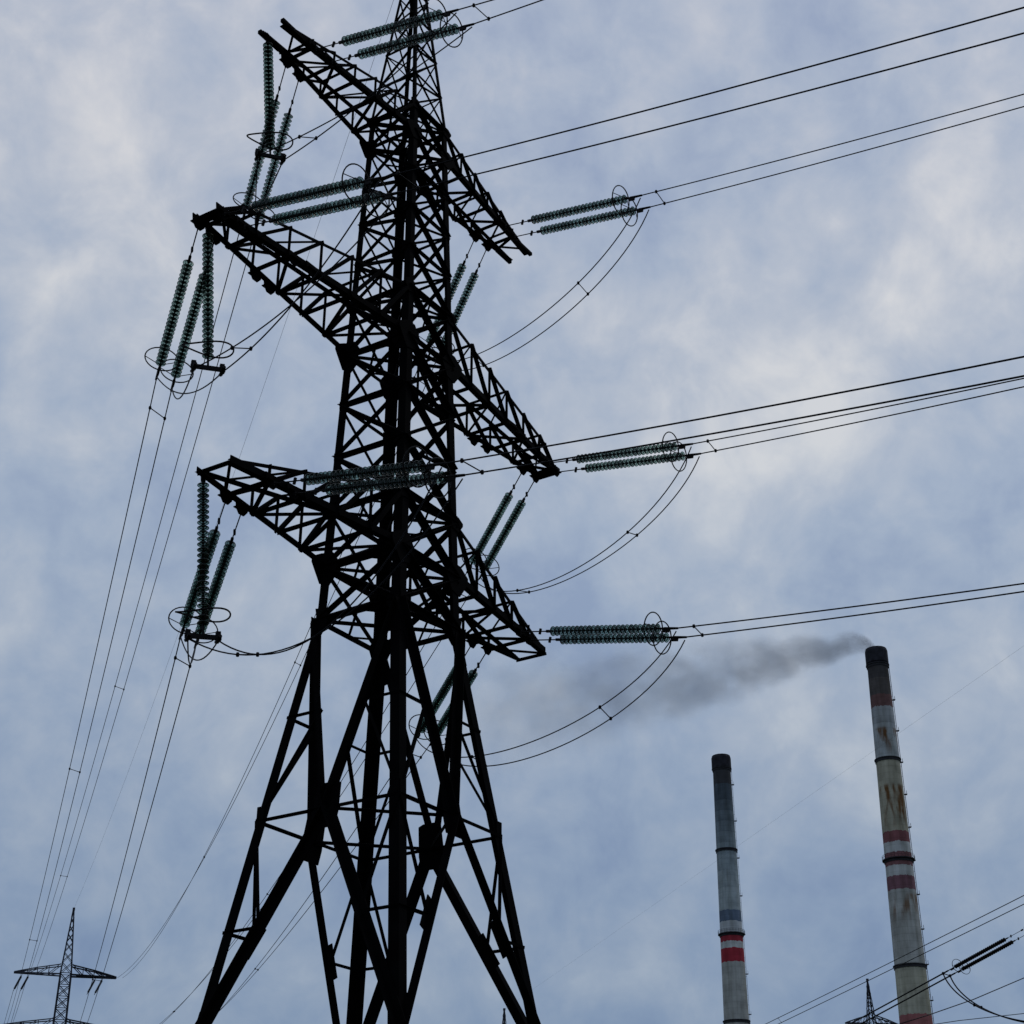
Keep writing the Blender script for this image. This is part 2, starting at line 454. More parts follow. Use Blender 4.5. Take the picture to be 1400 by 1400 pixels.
        hang = {'t': (9.2, 8.05), 'm': (9.75, 8.62), 'l': (10.2, 9.0)}[k]
        hs = list(hang)+([14.13, 12.95] if k == 'm' else [])
        for s in (-1, 1):
            for p in hs:
                c = B(p, s)
                gp = MB(); gp.plate([c+Vector((x, s*.03, z)) for x, z in ((-.42, .28), (.42, .28), (.36, -.12), (.16, -.36), (-.16, -.36), (-.36, -.12))], (0, 1, 0), .06)
                gp.box(c+Vector((0, 0, -.05)), (.7, 0, 0), (0, .42, 0), (0, 0, .05))
                gp.build('gusset_plate', M_steel, root)
    for k in 'lmt':
        for sx in (1, -1): arm(k, sx)
    # climbing ladder on the inner side of the right leg
    ld = MB(); i = 2; sx, sy = CORN[i]
    def lp(z, o): 
        c = node(i, z); return c+Vector((-sx*o*.9, -sy*o*.15, 0))
    zz = [Zf-9+.0+k*.83 for k in range(int((Zw-Zf+9)/.83))]
    ld.bar(lp(Zf-9, .95), lp(Zw, .55), .055)
    for z in zz:
        o = .95+(.55-.95)*(z-(Zf-9))/(Zw-Zf+9)
        ld.tube([lp(z, .05), lp(z, o)], .024, 5)
    ld.build('ladder', M_steel, pyl)
main_pylon()

# ------------------------------------------------------------------ insulator strings
def disc_mesh():
    d = MB()
    d.lathe([(0.0, -.02), (.075, -.02), (.085, .05), (.06, .11), (.0, .11)], 12, 'X', mi=1)
    d.lathe([(.07, .085), (.15, .090), (.22, .112), (.242, .142), (.245, .156), (.234, .154), (.20, .132), (.13, .112), (.06, .110)], 18, 'X', mi=0)
    d.lathe([(.03, .10), (.03, .25)], 8, 'X', mi=1)
    d.lathe([(.230, .142), (.249, .134), (.254, .152), (.241, .170)], 18, 'X', mi=2, close=True)
    d.lathe([(.150, .092), (.162, .092), (.162, .140), (.150, .140)], 14, 'X', mi=2, close=True)
    return d
PITCHD = 0.252
ND = 26
def ring(mb, R, x, r=.033, ry=None, n=28, gap=0.0):
    ry = ry or R
    pts = [(x, ry*math.cos(a), R*math.sin(a)) for a in [2*math.pi*k/n for k in range(n)]]
    mb.tube(pts, r, 6, closed=True)
def tension_proto():
    t = thing('insulator_string', '', 'insulator', (0, 0, 0))
    b = MB(); b.tube([(0, 0, 0), (2.05, 0, 0)], .032, 6)
    b.box((.1, 0, 0), (.25, 0, 0), (0, .10, 0), (0, 0, .16)); b.box((1.45, 0, 0), (.10, 0, 0), (0, .10, 0), (0, 0, .30)); b.box((1.95, 0, 0), (.22, 0, 0), (0, .12, 0), (0, 0, .12))
    b.build('tie_rod', M_fit, t)
    d0 = disc_mesh().build('insulator_disc', [M_glass, M_fit, M_rim], t, smooth=True); d0.location.x = 2.12
    for k in range(1, ND):
        d = d0.copy(); C.objects.link(d); d.parent = t; d.location.x = 2.12+k*PITCHD
    x1 = 2.12+ND*PITCHD
    b = MB(); ring(b, .80, x1-.35)
    b.tube([(x1-.35, .8, 0), (x1+.05, 0, 0), (x1-.35, -.8, 0)], .022, 5)
    b.build('corona_ring', M_fit, t, smooth=True)
    b = MB(); b.tube([(x1-.05, 0, 0), (x1+.25, 0, 0), (x1+.3, 0, 0), (x1+1.05, 0, 0)], [.05, .06, .075, .055], 8)
    b.box((x1+.4, 0, -.08), (.35, 0, 0), (0, .10, 0), (0, 0, .22))
    b.build('end_clamp', M_fit, t)
    return t, x1+.95
def hanging_proto():
    t = thing('insulator_string', '', 'insulator', (0, 0, 0))
    b = MB(); b.tube([(0, 0, 0), (.3, 0, 0)], .035, 6); b.box((.1, 0, 0), (.25, 0, 0), (0, .1, 0), (0, 0, .2)); b.build('hanger', M_fit, t)
    d0 = disc_mesh().build('insulator_disc', [M_glass, M_fit, M_rim], t, smooth=True); d0.location.x = .25
    for k in range(1, ND):
        d = d0.copy(); C.objects.link(d); d.parent = t; d.location.x = .25+k*PITCHD
    x1 = .25+ND*PITCHD
    b = MB()
    pts = [(x1-.5+.10*math.sin(2*a), .56*math.sin(a)*(1+.15*math.cos(a)), 1.12*math.cos(a)) for a in [2*math.pi*k/32 for k in range(32)]]
    b.tube(pts, .038, 6, closed=True)
    b.tube([(x1-.45, -.6, 0), (x1+.05, 0, 0), (x1-.45, .6, 0)], .022, 5)
    b.build('corona_ring', M_fit, t, smooth=True)
    b = MB()
    b.tube([(x1-.02, 0, 0), (x1+.4, 0, 0)], .05, 6)
    b.box((x1+.50, 0, 0), (.20, 0, 0), (0, .10, 0), (0, 0, 1.5))
    for s in (-1, 1):
        b.tube([(x1+.55, -.35, s*.62), (x1+.62, -.15, s*.62), (x1+.62, .15, s*.62), (x1+.55, .35, s*.62)], .085, 8)
        b.box((x1+.45, 0, s*.62), (.42, 0, 0), (0, .16, 0), (0, 0, .2))
    b.build('yoke_clamp', M_fit, t)
    return t, x1+.62
PT, LT = tension_proto()
PV, LV = hanging_proto()
used = {'T': False, 'V': False}
def orient(d, z=(0, 0, 1)):
    x = Vector(d).normalized(); y = Vector(z).cross(x)
    if y.length < .05: y = Vector((0, 1, 0))
    y.normalize(); zz = x.cross(y)
    return Matrix((x, y, zz)).transposed().to_euler()
def place(kind, p, d, label, group, zax=(0, 0, 1)):
    proto = PT if kind == 'T' else PV
    o = proto if not used[kind] else copy_tree(proto)
    used[kind] = True
    o.location = p; o.rotation_euler = orient(d, zax)
    tag(o, label, 'insulator', group)
    return o
def att(k, side, sx, p):
    L, w, zb, zt = ARM[k]
    return wl(sx*p, (-1 if side == 'A' else 1)*chord_q(k, p), zb-.13)
PR = math.radians(-36.69); PFAR = math.radians(111.0)
SR = {('t', 1): -.294, ('m', 1): -.261, ('l', 1): -.225, ('t', -1): -.228, ('m', -1): -.204, ('l', -1): -.231}
SF = {('t', 1): -.40, ('m', 1): -.29, ('l', 1): -.32, ('t', -1): -.26, ('m', -1): -.245, ('l', -1): -.234}
PS = {('t', 1): (9.2, 8.05), ('m', 1): (14.13, 12.95), ('l', 1): (10.2, 9.0), ('t', -1): (9.2, 8.05), ('m', -1): (14.13, 12.95), ('l', -1): (10.2, 9.0)}
WR = {('t', 1): [(-35.54, -.27), (-38.89, -.254)], ('m', 1): [(-34.51, -.217), (-34.32, -.214)], ('l', 1): [(-37.26, -.189), (-38.84, -.204)],
      ('t', -1): [(-36.87, -.196), (-36.64, -.204)], ('m', -1): [(-36.8, -.142), (-36.81, -.156)], ('l', -1): [(-39.66, -.158), (-39.55, -.167)]}
NAME = {('t', 1): 'upper left', ('m', 1): 'middle left', ('l', 1): 'lower left', ('t', -1): 'upper right', ('m', -1): 'middle right', ('l', -1): 'lower right'}
def dirv(ph, sl): return Vector((math.cos(ph), math.sin(ph), sl)).normalized()
ER, EF, YK = {}, {}, {}
for k in PS:
    ER[k], EF[k] = [], []
    for n, p in enumerate(PS[k]):
        pos = 'outer' if n == 0 else 'inner'
        P0 = att(k[0], 'B', k[1], p); d = dirv(PR, SR[k])
        place('T', P0, d, 'glass insulator string pulling right from the %s crossarm, %s of its pair' % (NAME[k], pos), 'tension insulator strings on the big pylon')
        ER[k].append(P0+d*LT)
        P0 = att(k[0], 'A', k[1], p); d = dirv(PFAR, SF[k])
        place('T', P0, d, 'glass insulator string dropping away behind the %s crossarm, %s of its pair' % (NAME[k], pos), 'tension insulator strings on the big pylon')
        EF[k].append(P0+d*LT*0.98)
for k, p in ((('t', 1), 10.85), (('m', 1), 13.5), (('l', 1), 11.95)):
    P0 = att(k[0], 'A', 1, p)+Vector((0, 0, .2)); d = Vector((.085, .02, -1)).normalized()
    bar_dir = Vector((.92, .38, 0)).normalized()
    place('V', P0, d, 'upright insulator string hanging from the tip of the %s crossarm with jumper clamp below' % NAME[k], 'upright insulator strings on the big pylon', zax=bar_dir)
    x = d; y = bar_dir.cross(x).normalized(); zb = x.cross(y)
    YK[k] = [P0+d*LV-zb*.62, P0+d*LV+zb*.62]

# ------------------------------------------------------------------ conductors and jumpers
def vpx(x, y, Y):
    d = skydir(x, y); return d*(Y/d.y)+Vector((0, 0, H))
def sagline(a, b, s, n=48):
    return [a.lerp(b, t)+Vector((0, 0, -4*s*t*(1-t))) for t in [i/n for i in range(n+1)]]
def bez(a, b, c, d, n=40):
    return [a*(1-t)**3+b*3*t*(1-t)**2+c*3*t*t*(1-t)+d*t**3 for t in [i/n for i in range(n+1)]]
def spacer(parent, a, b, r=.034):
    m = MB(); m.tube([a, b], r*.8, 6)
    for p in (a, b): m.lathe([(0, -.09), (.06, -.08), (.078, 0), (.06, .08), (0, .09)], 10, c=p)
    m.build('spacer', M_fit, parent, world=True)
def bundle(name, label, cat, lines, r, group, spac=(), mats=M_wire):
    t = thing(name, label, cat, lines[0][0], 0, group)
    for ln in lines:
        m = MB(); m.tube(ln, r, 6); m.build('conductor_wire', mats, t, smooth=True, world=True)
    for s in spac:
        if isinstance(s, tuple): a, b = lines[0][s[0]], lines[1][s[1]]
        else: a, b = lines[0][s], lines[1][s]
        spacer(t, a, b)
    return t
def near(ln, L):
    acc = 0
    for i in range(len(ln)-1):
        acc += (ln[i+1]-ln[i]).length
        if acc > L: return i+1
    return len(ln)-1
for k in PS:
    lines = []
    for n in (0, 1):
        E = ER[k][n]; a, s = WR[k][n]; ph = math.radians(a); c = .0008
        Ls = [x*.5 for x in range(0, 24)]+[12+3*x for x in range(0, 90)]
        lines.append([E+Vector((math.cos(ph)*l, math.sin(ph)*l, s*l+c*l*l)) for l in Ls])
    sp = [2, 40] if k != ('m', -1) else [2, 26]
    bundle('conductor_bundle', 'twin conductors running off to the right from the %s crossarm' % NAME[k], 'power line', lines, .034, 'twin conductors of the big pylon', sp)
FT = {('t', 1): ((45, 1326), 3.0, (.30, .625)), ('m', 1): ((12, 1402), 4.0, (.25, .55)), ('l', 1): ((91, 1455), 3.5, (.42,)),
      ('t', -1): ((163, 1338), 7.0, (.2, .47)), ('m', -1): ((150, 1440), 6.5, (.3, .6)), ('l', -1): ((220, 1440), 3.5, (.35, .7))}
for k in PS:
    (x, y), s, sp = FT[k]
    T = vpx(x, y, 300 if k != ('l', 1) else 297)
    lines = []
    for n in (0, 1):
        off = Vector((.95, .31, 0))*(.45 if n else -.45)
        lines.append(sagline(EF[k][n], T+off, s, 80))
    tag_sp = [int(80*f) for f in sp]
    bundle('conductor_bundle', 'twin conductors running down to the far left pylon from the %s crossarm' % NAME[k], 'power line', lines, .028, 'twin conductors of the big pylon', [1]+tag_sp)
# jumpers: left arms go by way of the upright string, right arms hang free
JL = {('t', 1): (.6, .8), ('m', 1): (1.0, 1.0), ('l', 1): (3.2, 1.0)}
for k in YK:
    s1, s2 = JL[k]; lines = []
    for n in (0, 1):
        a = sagline(ER[k][n]+Vector((0, 0, -.15)), YK[k][1-n], s1, 30)
        b = sagline(YK[k][1-n], EF[k][n]+Vector((0, 0, -.1)), s2, 16)
        lines.append(a+b[1:])
    bundle('jumper_loop', 'twin jumper loop held by the upright string under the %s crossarm' % NAME[k], 'jumper cable', lines, .032, 'jumper loops of the big pylon', [24])
JR = {('t', -1): (2.9, 0), ('m', -1): (3.2, 0), ('l', -1): (2.45, 0)}
for k in JR:
    lines = []
    for n in (0, 1):
        A = ER[k][n]+Vector((0, 0, -.15)); B = EF[k][n]+Vector((0, 0, -.1))
        h = JR[k][0]+({'t': .05, 'm': -.35, 'l': .22}[k[0]] if n == 0 else 0)
        lines.append(bez(A, A.lerp(B, .17)+Vector((0, 0, -h*1.5)), A.lerp(B, .86)+Vector((0, 0, -h*1.5)), B))
    bundle('jumper_loop', 'free hanging twin jumper loop below the %s crossarm' % NAME[k], 'jumper cable', lines, .032, 'jumper loops of the big pylon', [12, 28])

# ------------------------------------------------------------------ slender distant pylons
def far_pylon():
    t = thing('lattice_pylon', '', 'pylon', (0, 0, 0))
    Z = [0.2, 14, 26, 36, 43, 52, 60.8]
    def hw(z): return 3.6+(1.45-3.6)*min(z, 36)/36 if z < 36 else 1.45+(1.05-1.45)*(z-36)/24.8
    def nd(i, z): a = hw(z); return Vector((CORN[i][0]*a, CORN[i][1]*a, z))
    faces = [(0, 1), (1, 2), (2, 3), (3, 0)]
    for i, (sx, sy) in enumerate(CORN):
        b = MB()
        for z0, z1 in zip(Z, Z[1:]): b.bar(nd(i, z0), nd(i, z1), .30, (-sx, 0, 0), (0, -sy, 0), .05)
        b.bar(nd(i, Z[-1]), (sx*.12, sy*.12, 72.6), .20, (-sx, 0, 0), (0, -sy, 0), .04)
        leg = b.build('leg', M_far, t)
    b = MB()
    zz = [0.2, 8, 15, 21, 26.5, 31.5, 36]+[36+2.07*k for k in range(1, 13)]
    for z0, z1 in zip(zz, zz[1:]):
        for i, j in faces:
            b.bar(nd(i, z0), nd(j, z1), .13); b.bar(nd(i, z1), nd(j, z0), .13); b.bar(nd(i, z1), nd(j, z1), .11)
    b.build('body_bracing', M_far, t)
    b = MB()
    def pn(i, f): return nd(i, Z[-1]).lerp(Vector((CORN[i][0]*.12, CORN[i][1]*.12, 72.6)), f)
    fs = [0, .17, .33, .48, .62, .75, .87, 1.0]
    for f0, f1 in zip(fs, fs[1:]):
        for i, j in faces: b.bar(pn(i, f0), pn(j, f1), .10); b.bar(pn(i, f1), pn(j, f0), .10)
    b.box((0, 0, 72.6), (.45, 0, 0), (0, .45, 0), (0, 0, .5))
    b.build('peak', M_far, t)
    for z, L in ((61.6, 9.0), (52.0, 11.2), (43.0, 9.6)):
        for sx in (-1, 1):
            b = MB(); a = hw(z)
            h = 1.7
            ps = [a+(L-a)*f for f in (0, .25, .5, .72, .9, 1)]
            def q(p): return a+(0.35-a)*(p-a)/(L-a)
            def hh(p): return h*(1-(p-a)/(L-a))*1.0+.15
            for s in (-1, 1):
                b.bar((sx*a, s*a, z-1.0), (sx*L, s*.35, z-1.0), .26); b.bar((sx*a, s*a, z-1.0+h), (sx*(a+(L-a)*.5), s*q(a+(L-a)*.5), z-1+hh(a+(L-a)*.5)), .20)
                b.bar((sx*(a+(L-a)*.5), s*q(a+(L-a)*.5), z-1+hh(a+(L-a)*.5)), (sx*L, s*.35, z-.9), .20)
                for p0, p1 in zip(ps, ps[1:]):
                    b.bar((sx*p0, s*q(p0), z-1+hh(p0)), (sx*p1, s*q(p1), z-1), .13); b.bar((sx*p1, s*q(p1), z-1), (sx*p1, s*q(p1), z-1+hh(p1)), .13)
            for p in ps[1:]: b.bar((sx*p, -q(p), z-1), (sx*p, q(p), z-1), .12)
            for p0, p1 in zip(ps, ps[1:]): b.bar((sx*p0, -q(p0), z-1), (sx*p1, q(p1), z-1), .12)
            b.box((sx*(L-1.2), 0, z-1.0), (2.6, 0, 0), (0, .5, 0), (0, 0, .3))
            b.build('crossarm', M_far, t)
    return t
fp = far_pylon()
tag(fp, 'slender lattice pylon far off at the lower left, seen under the wires', 'pylon')
fp.location = (-81.5, 301.5, 0.9); fp.rotation_euler = (0, 0, math.radians(15))
f2 = copy_tree(fp); f2.scale = (.735, .735, .735); f2.location = (57.6, 269, 1.2); f2.rotation_euler = (0, 0, math.radians(10))
arms2 = [c for c in f2.children if c.name.startswith('crossarm')][:2]
for c in arms2:
    c.location.z += 2.6; c.scale = (.66, .9, 1.0)
tag(f2, 'small lattice pylon peeking up at the lower right beside the tall rusty chimney', 'pylon')
f3 = copy_tree(fp); f3.location = (-2.0, 400, 0.6); f3.rotation_euler = (0, 0, math.radians(30))
tag(f3, 'tiny pylon peak on the bottom edge next to the big right leg', 'pylon')
f4 = copy_tree(fp); f4.scale = (.36, .36, .36); f4.location = (31.35, 91.4, .46); f4.rotation_euler = (0, 0, math.radians(22))
for c in [c for c in f4.children if c.name.startswith('crossarm')][2:]: c.scale = (.72, 1, 1)
tag(f4, 'short lattice pylon beyond the right edge carrying the lowest right strings', 'pylon')

# far strings: one mesh per string, too small to show discs apart
def small_string(p, d, L, label, r=.24):
    m = MB(); n = 22; prof = []
    for i in range(n):
        x = L*.12+L*.76*i/n; prof += [(.07, x), (r, x+L*.76/n*.35), (r*.95, x+L*.76/n*.5), (.07, x+L*.76/n*.62)]
    m.lathe([(.04, 0)]+prof+[(.05, L)], 8, 'X')
    o = m.build('insulator_string', M_fit); o.location = p; o.rotation_euler = orient(d)
    tag(o, label, 'insulator', 'insulator strings of the distant pylons'); return o
c15, s15 = math.cos(math.radians(15)), math.sin(math.radians(15))
def fpl(x, y, z): return Vector((-81.5+c15*x-s15*y, 301.5+s15*x+c15*y, z+.9))
sdir = Vector((-.45, .30, -.80)).normalized()
ends = []
for lab, x in (('outer string hanging from the left arm of the far left pylon', -7.6), ('inner string hanging from the left arm of the far left pylon', -6.4),
               ('inner string hanging from the right arm of the far left pylon', 5.4), ('outer string hanging from the right arm of the far left pylon', 6.7)):
    o = small_string(fpl(x, .4, 60.4), sdir, 3.3, lab, .22); ends.append(Vector(o.location)+sdir*3.3)
bundle('conductor_bundle', 'faint twin conductors leaving the left arm of the far left pylon downwards', 'power line',
       [sagline(ends[0], Vector((-180, 560, 36)), 3, 30), sagline(ends[1], Vector((-178.6, 560, 36)), 3, 30)], .036, 'twin conductors of the distant pylons', [6])

# strings and wires of the neighbouring line at the lower right
N0 = vpx(1402, 1270, 90); N1 = vpx(1293, 1330, 97)
nd_ = (N1-N0).normalized(); sidev = Vector((.93, .37, 0)).normalized()*.24
lines = []
dark_disc = PT.children[1].data.copy() if PT.children[1].name.startswith('insulator_disc') else [c for c in PT.children if c.name.startswith('insulator_disc')][0].data.copy()
dark_disc.materials.clear()
for _ in range(3): dark_disc.materials.append(M_fit)
for n, s in enumerate((-1, 1)):
    a = N0+sidev*s+Vector((0, 0, -.1*n)); 
    o = place('T', a, nd_, ('upper' if s < 0 else 'lower')+' string of the dark pair coming in low from the right edge', 'insulator strings at the right edge')
    o.scale = (.74, .46, .46)
    for ch in o.children:
        if ch.name.startswith('insulator_disc'): ch.data = dark_disc
    e = a+nd_*LT*.74
    lines.append([e+nd_*l+Vector((0, 0, .0003*l*l)) for l in [0, .5, 1, 2, 4, 8, 14, 22, 32, 44, 60, 80, 110]])
bundle('conductor_bundle', 'twin conductors running down left in front of the tall rusty chimney', 'power line', lines, .045, 'twin conductors of the distant pylons', [1])
jl = []
for n in (0, 1):
    a = lines[n][1]; jl.append(bez(a, a+Vector((.3, -.6, -2.0)), a+Vector((3.2, -3.4, -4.2)), a+Vector((7.5, -6.5, -3.6))))
bundle('jumper_loop', 'jumper loop drooping from the low pair of strings at the right edge', 'jumper cable', jl, .04, None, [14])
A0, A1 = vpx(1400, 1217, 200), vpx(1035, 1400, 300); d01 = A1-A0
off = Vector((.55, 0, -.75))
bundle('conductor_bundle', 'faint twin conductors climbing to the right across the tall chimney', 'power line',
       [sagline(A0-d01*.6, A0+d01*2, 0.6, 40), sagline(A0-d01*.6+off, A0+d01*2+off, 0.6, 40)], .055, 'twin conductors of the distant pylons', [23])
tipR = Vector((57.6+math.cos(math.radians(10))*9*.735*.66, 269+math.sin(math.radians(10))*9*.735*.66, 63.2*.735+1.2))
bundle('conductor_bundle', 'single grey conductor rising right from the small pylon beside the chimney', 'power line',
       [[tipR, vpx(1270, 1386, 280), vpx(1330, 1365, 288), vpx(1400, 1335, 296), vpx(1480, 1296, 304)]], .085, 'single conductors of the small pylon')
bundle('conductor_bundle', 'single thin conductor running level right from the small pylon beside the chimney', 'power line',
       [[tipR-Vector((0, 0, .8)), vpx(1310, 1394, 275), vpx(1400, 1384, 280), vpx(1500, 1370, 285)]], .06, 'single conductors of the small pylon')
# earth wires
def single(label, pts, r):
    m = MB(); m.tube(pts, r, 5); o = thing('earth_wire', label, 'power line', pts[0], 0, 'earth wires')
    m.build('wire', M_wire, o, world=True)
pk = Vector((TX, TD, Zap-.4))
single('hair thin earth wire from the big pylon peak down to the far left pylon', sagline(pk, fpl(0, 0, 72.7), 4.0, 60), .012)
single('hair thin earth wire slanting across the open sky above the two chimneys', [Vector((-2.0, 400, 73.2)).lerp(vpx(1400, 880, 150), t) for t in (0, .25, .5, .75, 1, 1.35)], .007)

# ------------------------------------------------------------------ chimneys
def stack_mat(name, bands, rust_zones, rust_amt, seed):
    m = bpy.data.materials.new(name); m.use_nodes = True; nt = m.node_tree; N = nt.nodes.new; L = nt.links.new
    b = nt.nodes['Principled BSDF']; b.inputs['Roughness'].default_value = .9; b.inputs['Specular IOR Level'].default_value = .15
    tc = N('ShaderNodeTexCoord'); sp = N('ShaderNodeSeparateXYZ'); L(tc.outputs['Object'], sp.inputs[0])
    dv = N('ShaderNodeMath'); dv.operation = 'DIVIDE'; L(sp.outputs['Z'], dv.inputs[0]); dv.inputs[1].default_value = 250.0
    wob = N('ShaderNodeTexNoise'); wob.inputs['Scale'].default_value = .9; wob.inputs['Detail'].default_value = 4; L(tc.outputs['Object'], wob.inputs['Vector'])
    wa = N('ShaderNodeMath'); wa.operation = 'MULTIPLY_ADD'; L(wob.outputs['Fac'], wa.inputs[0]); wa.inputs[1].default_value = .0055; L(dv.outputs[0], wa.inputs[2])
    r = N('ShaderNodeValToRGB'); r.color_ramp.interpolation = 'CONSTANT'; L(wa.outputs[0], r.inputs[0])
    el = r.color_ramp.elements
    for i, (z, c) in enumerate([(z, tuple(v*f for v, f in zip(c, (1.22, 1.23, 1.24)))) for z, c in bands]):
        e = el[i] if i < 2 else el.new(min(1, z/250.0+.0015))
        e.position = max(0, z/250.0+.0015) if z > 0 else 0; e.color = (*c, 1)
    mp = N('ShaderNodeMapping'); mp.inputs['Scale'].default_value = (.55, .55, .045); mp.inputs['Location'].default_value = (seed, 0, 0); L(tc.outputs['Object'], mp.inputs[0])
    st = N('ShaderNodeTexNoise'); st.inputs['Scale'].default_value = 1.0; st.inputs['Detail'].default_value = 6; st.inputs['Roughness'].default_value = .62; L(mp.outputs[0], st.inputs['Vector'])
    sr = N('ShaderNodeValToRGB'); L(st.outputs['Fac'], sr.inputs[0])
    sr.color_ramp.elements[0].position = .32; sr.color_ramp.elements[0].color = (.55, .55, .5, 1)
    sr.color_ramp.elements[1].position = .62; sr.color_ramp.elements[1].color = (1, 1, 1, 1)
    mx = N('ShaderNodeMix'); mx.data_type = 'RGBA'; mx.blend_type = 'MULTIPLY'; mx.inputs[0].default_value = .8; L(r.outputs[0], mx.inputs[6]); L(sr.outputs[0], mx.inputs[7])
    # rust patches running down
    mp2 = N('ShaderNodeMapping'); mp2.inputs['Scale'].default_value = (.42, .42, .085); mp2.inputs['Location'].default_value = (seed*2, 3, 0); L(tc.outputs['Object'], mp2.inputs[0])
    rn = N('ShaderNodeTexNoise'); rn.inputs['Scale'].default_value = 1.0; rn.inputs['Detail'].default_value = 5; L(mp2.outputs[0], rn.inputs['Vector'])
    rm = N('ShaderNodeMapRange'); L(rn.outputs['Fac'], rm.inputs[0]); rm.inputs[1].default_value = .475; rm.inputs[2].default_value = .60
    zr = N('ShaderNodeValToRGB'); L(dv.outputs[0], zr.inputs[0]); ze = zr.color_ramp.elements
    ze[0].position = 0; ze[0].color = (0, 0, 0, 1); ze[1].position = 1; ze[1].color = (0, 0, 0, 1)
    for lo, hi, amt in rust_zones:
        for zq, v in ((lo-1, 0), (lo+6, amt), (hi-1.2, amt), (hi, 0)):
            q = ze.new(zq/250.0); q.color = (v, v, v, 1)
    m2 = N('ShaderNodeMath'); m2.operation = 'MULTIPLY'; L(rm.outputs[0], m2.inputs[0]); L(zr.outputs[0], m2.inputs[1])
    m3 = N('ShaderNodeMath'); m3.operation = 'MULTIPLY'; L(m2.outputs[0], m3.inputs[0]); m3.inputs[1].default_value = rust_amt
    mr = N('ShaderNodeMix'); mr.data_type = 'RGBA'; L(m3.outputs[0], mr.inputs[0]); L(mx.outputs[2], mr.inputs[6]); mr.inputs[7].default_value = (.115, .050, .012, 1)
    fr = N('ShaderNodeMath'); fr.operation = 'PINGPONG'; L(sp.outputs['Z'], fr.inputs[0]); fr.inputs[1].default_value = 1.25
    fm = N('ShaderNodeMapRange'); L(fr.outputs[0], fm.inputs[0]); fm.inputs[1].default_value = .0; fm.inputs[2].default_value = .16; fm.inputs[3].default_value = .80; fm.inputs[4].default_value = 1.0
    bl = N('ShaderNodeTexNoise'); bl.inputs['Scale'].default_value = .22; bl.inputs['Detail'].default_value = 6; L(tc.outputs['Object'], bl.inputs['Vector'])
    bm_ = N('ShaderNodeMapRange'); L(bl.outputs['Fac'], bm_.inputs[0]); bm_.inputs[1].default_value = .3; bm_.inputs[2].default_value = .7; bm_.inputs[3].default_value = .72; bm_.inputs[4].default_value = 1.12
    fx = N('ShaderNodeMath'); fx.operation = 'MULTIPLY'; L(fm.outputs[0], fx.inputs[0]); L(bm_.outputs[0], fx.inputs[1])
    fo = N('ShaderNodeVectorMath'); fo.operation = 'SCALE'; L(mr.outputs[2], fo.inputs[0]); L(fx.outputs[0], fo.inputs[3])
    L(fo.outputs[0], b.inputs['Base Color'])
    return m
WHT = (.33, .34, .325); RED = (.24, .055, .06); DRK = (.045, .048, .055)
def chimney(name, label, x, y, ztop, r0, r1, bands, rings, rust, seed):
    t = thing(name, label, 'chimney', (x, y, 0))
    rad = lambda z: r0+(r1-r0)*z/ztop
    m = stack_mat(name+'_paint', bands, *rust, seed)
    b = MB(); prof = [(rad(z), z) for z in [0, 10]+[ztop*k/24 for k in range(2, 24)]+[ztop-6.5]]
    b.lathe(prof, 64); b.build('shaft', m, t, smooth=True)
    cap = mat('sooty_crown', (.022, .023, .03), .9, 0, .1, .4, .5)
    b = MB(); R = rad(ztop)
    b.lathe([(R*1.0, ztop-6.6), (R*1.14, ztop-5.9), (R*1.14, ztop-1.2), (R*1.05, ztop), (R*.80, ztop), (R*.78, ztop-6.0), (0, ztop-6.0)], 16)
    b.build('crown', cap, t)
    gal = mat('gallery_steel', (.03, .031, .036), .8, 0, .1, .3, .5)
    for z, big in rings:
        b = MB(); R = rad(z)
        w = .95 if big else .55
        b.lathe([(R-.05, z), (R+w, z), (R+w, z+.35), (R-.05, z+.35)], 48)
        b.lathe([(R-.05, z-.9), (R+.28, z-.9), (R+.28, z), (R-.05, z)], 48)
        n = 28
        for k in range(n):
            a = 2*math.pi*k/n; c = Vector(((R+w-.06)*math.cos(a), (R+w-.06)*math.sin(a), z+.35))
            if big: b.tube([c, c+Vector((0, 0, 1.5))], .05, 4)
        if big:
            for hz in (.85, 1.5):
                b.tube([((R+w-.06)*math.cos(2*math.pi*k/n), (R+w-.06)*math.sin(2*math.pi*k/n), z+.35+hz) for k in range(n)], .05, 4, closed=True)
        b.build('gallery', gal, t)
    # caged ladder on the right flank with landing brackets
    b = MB(); an = math.radians(-8)
    def P(z, o, s=0): 
        R = rad(z)+o; return Vector((R*math.cos(an)-s*math.sin(an), R*math.sin(an)+s*math.cos(an), z))
    for s in (-.35, .35): b.tube([P(2, .35, s), P(ztop-6, .35, s)], .07, 4)
    for z in range(4, int(ztop-6), 4): b.tube([P(z, .35, -.35), P(z, .35, .35)], .05, 4); b.tube([P(z, -.05, 0), P(z, .35, 0)], .07, 4)
    z = 60
    while z < ztop-10:
        b.box(P(z, .55), (1.1, 0, 0), (0, 1.2, 0), (0, 0, .25)); b.tube([P(z, 1.0, .5), P(z+1.4, 1.0, .5), P(z+1.4, 1.0, -.5), P(z, 1.0, -.5)], .05, 4)
        z += 12.5 if seed > 2 else 17
    b.build('ladder', M_ladder, t)
    return t
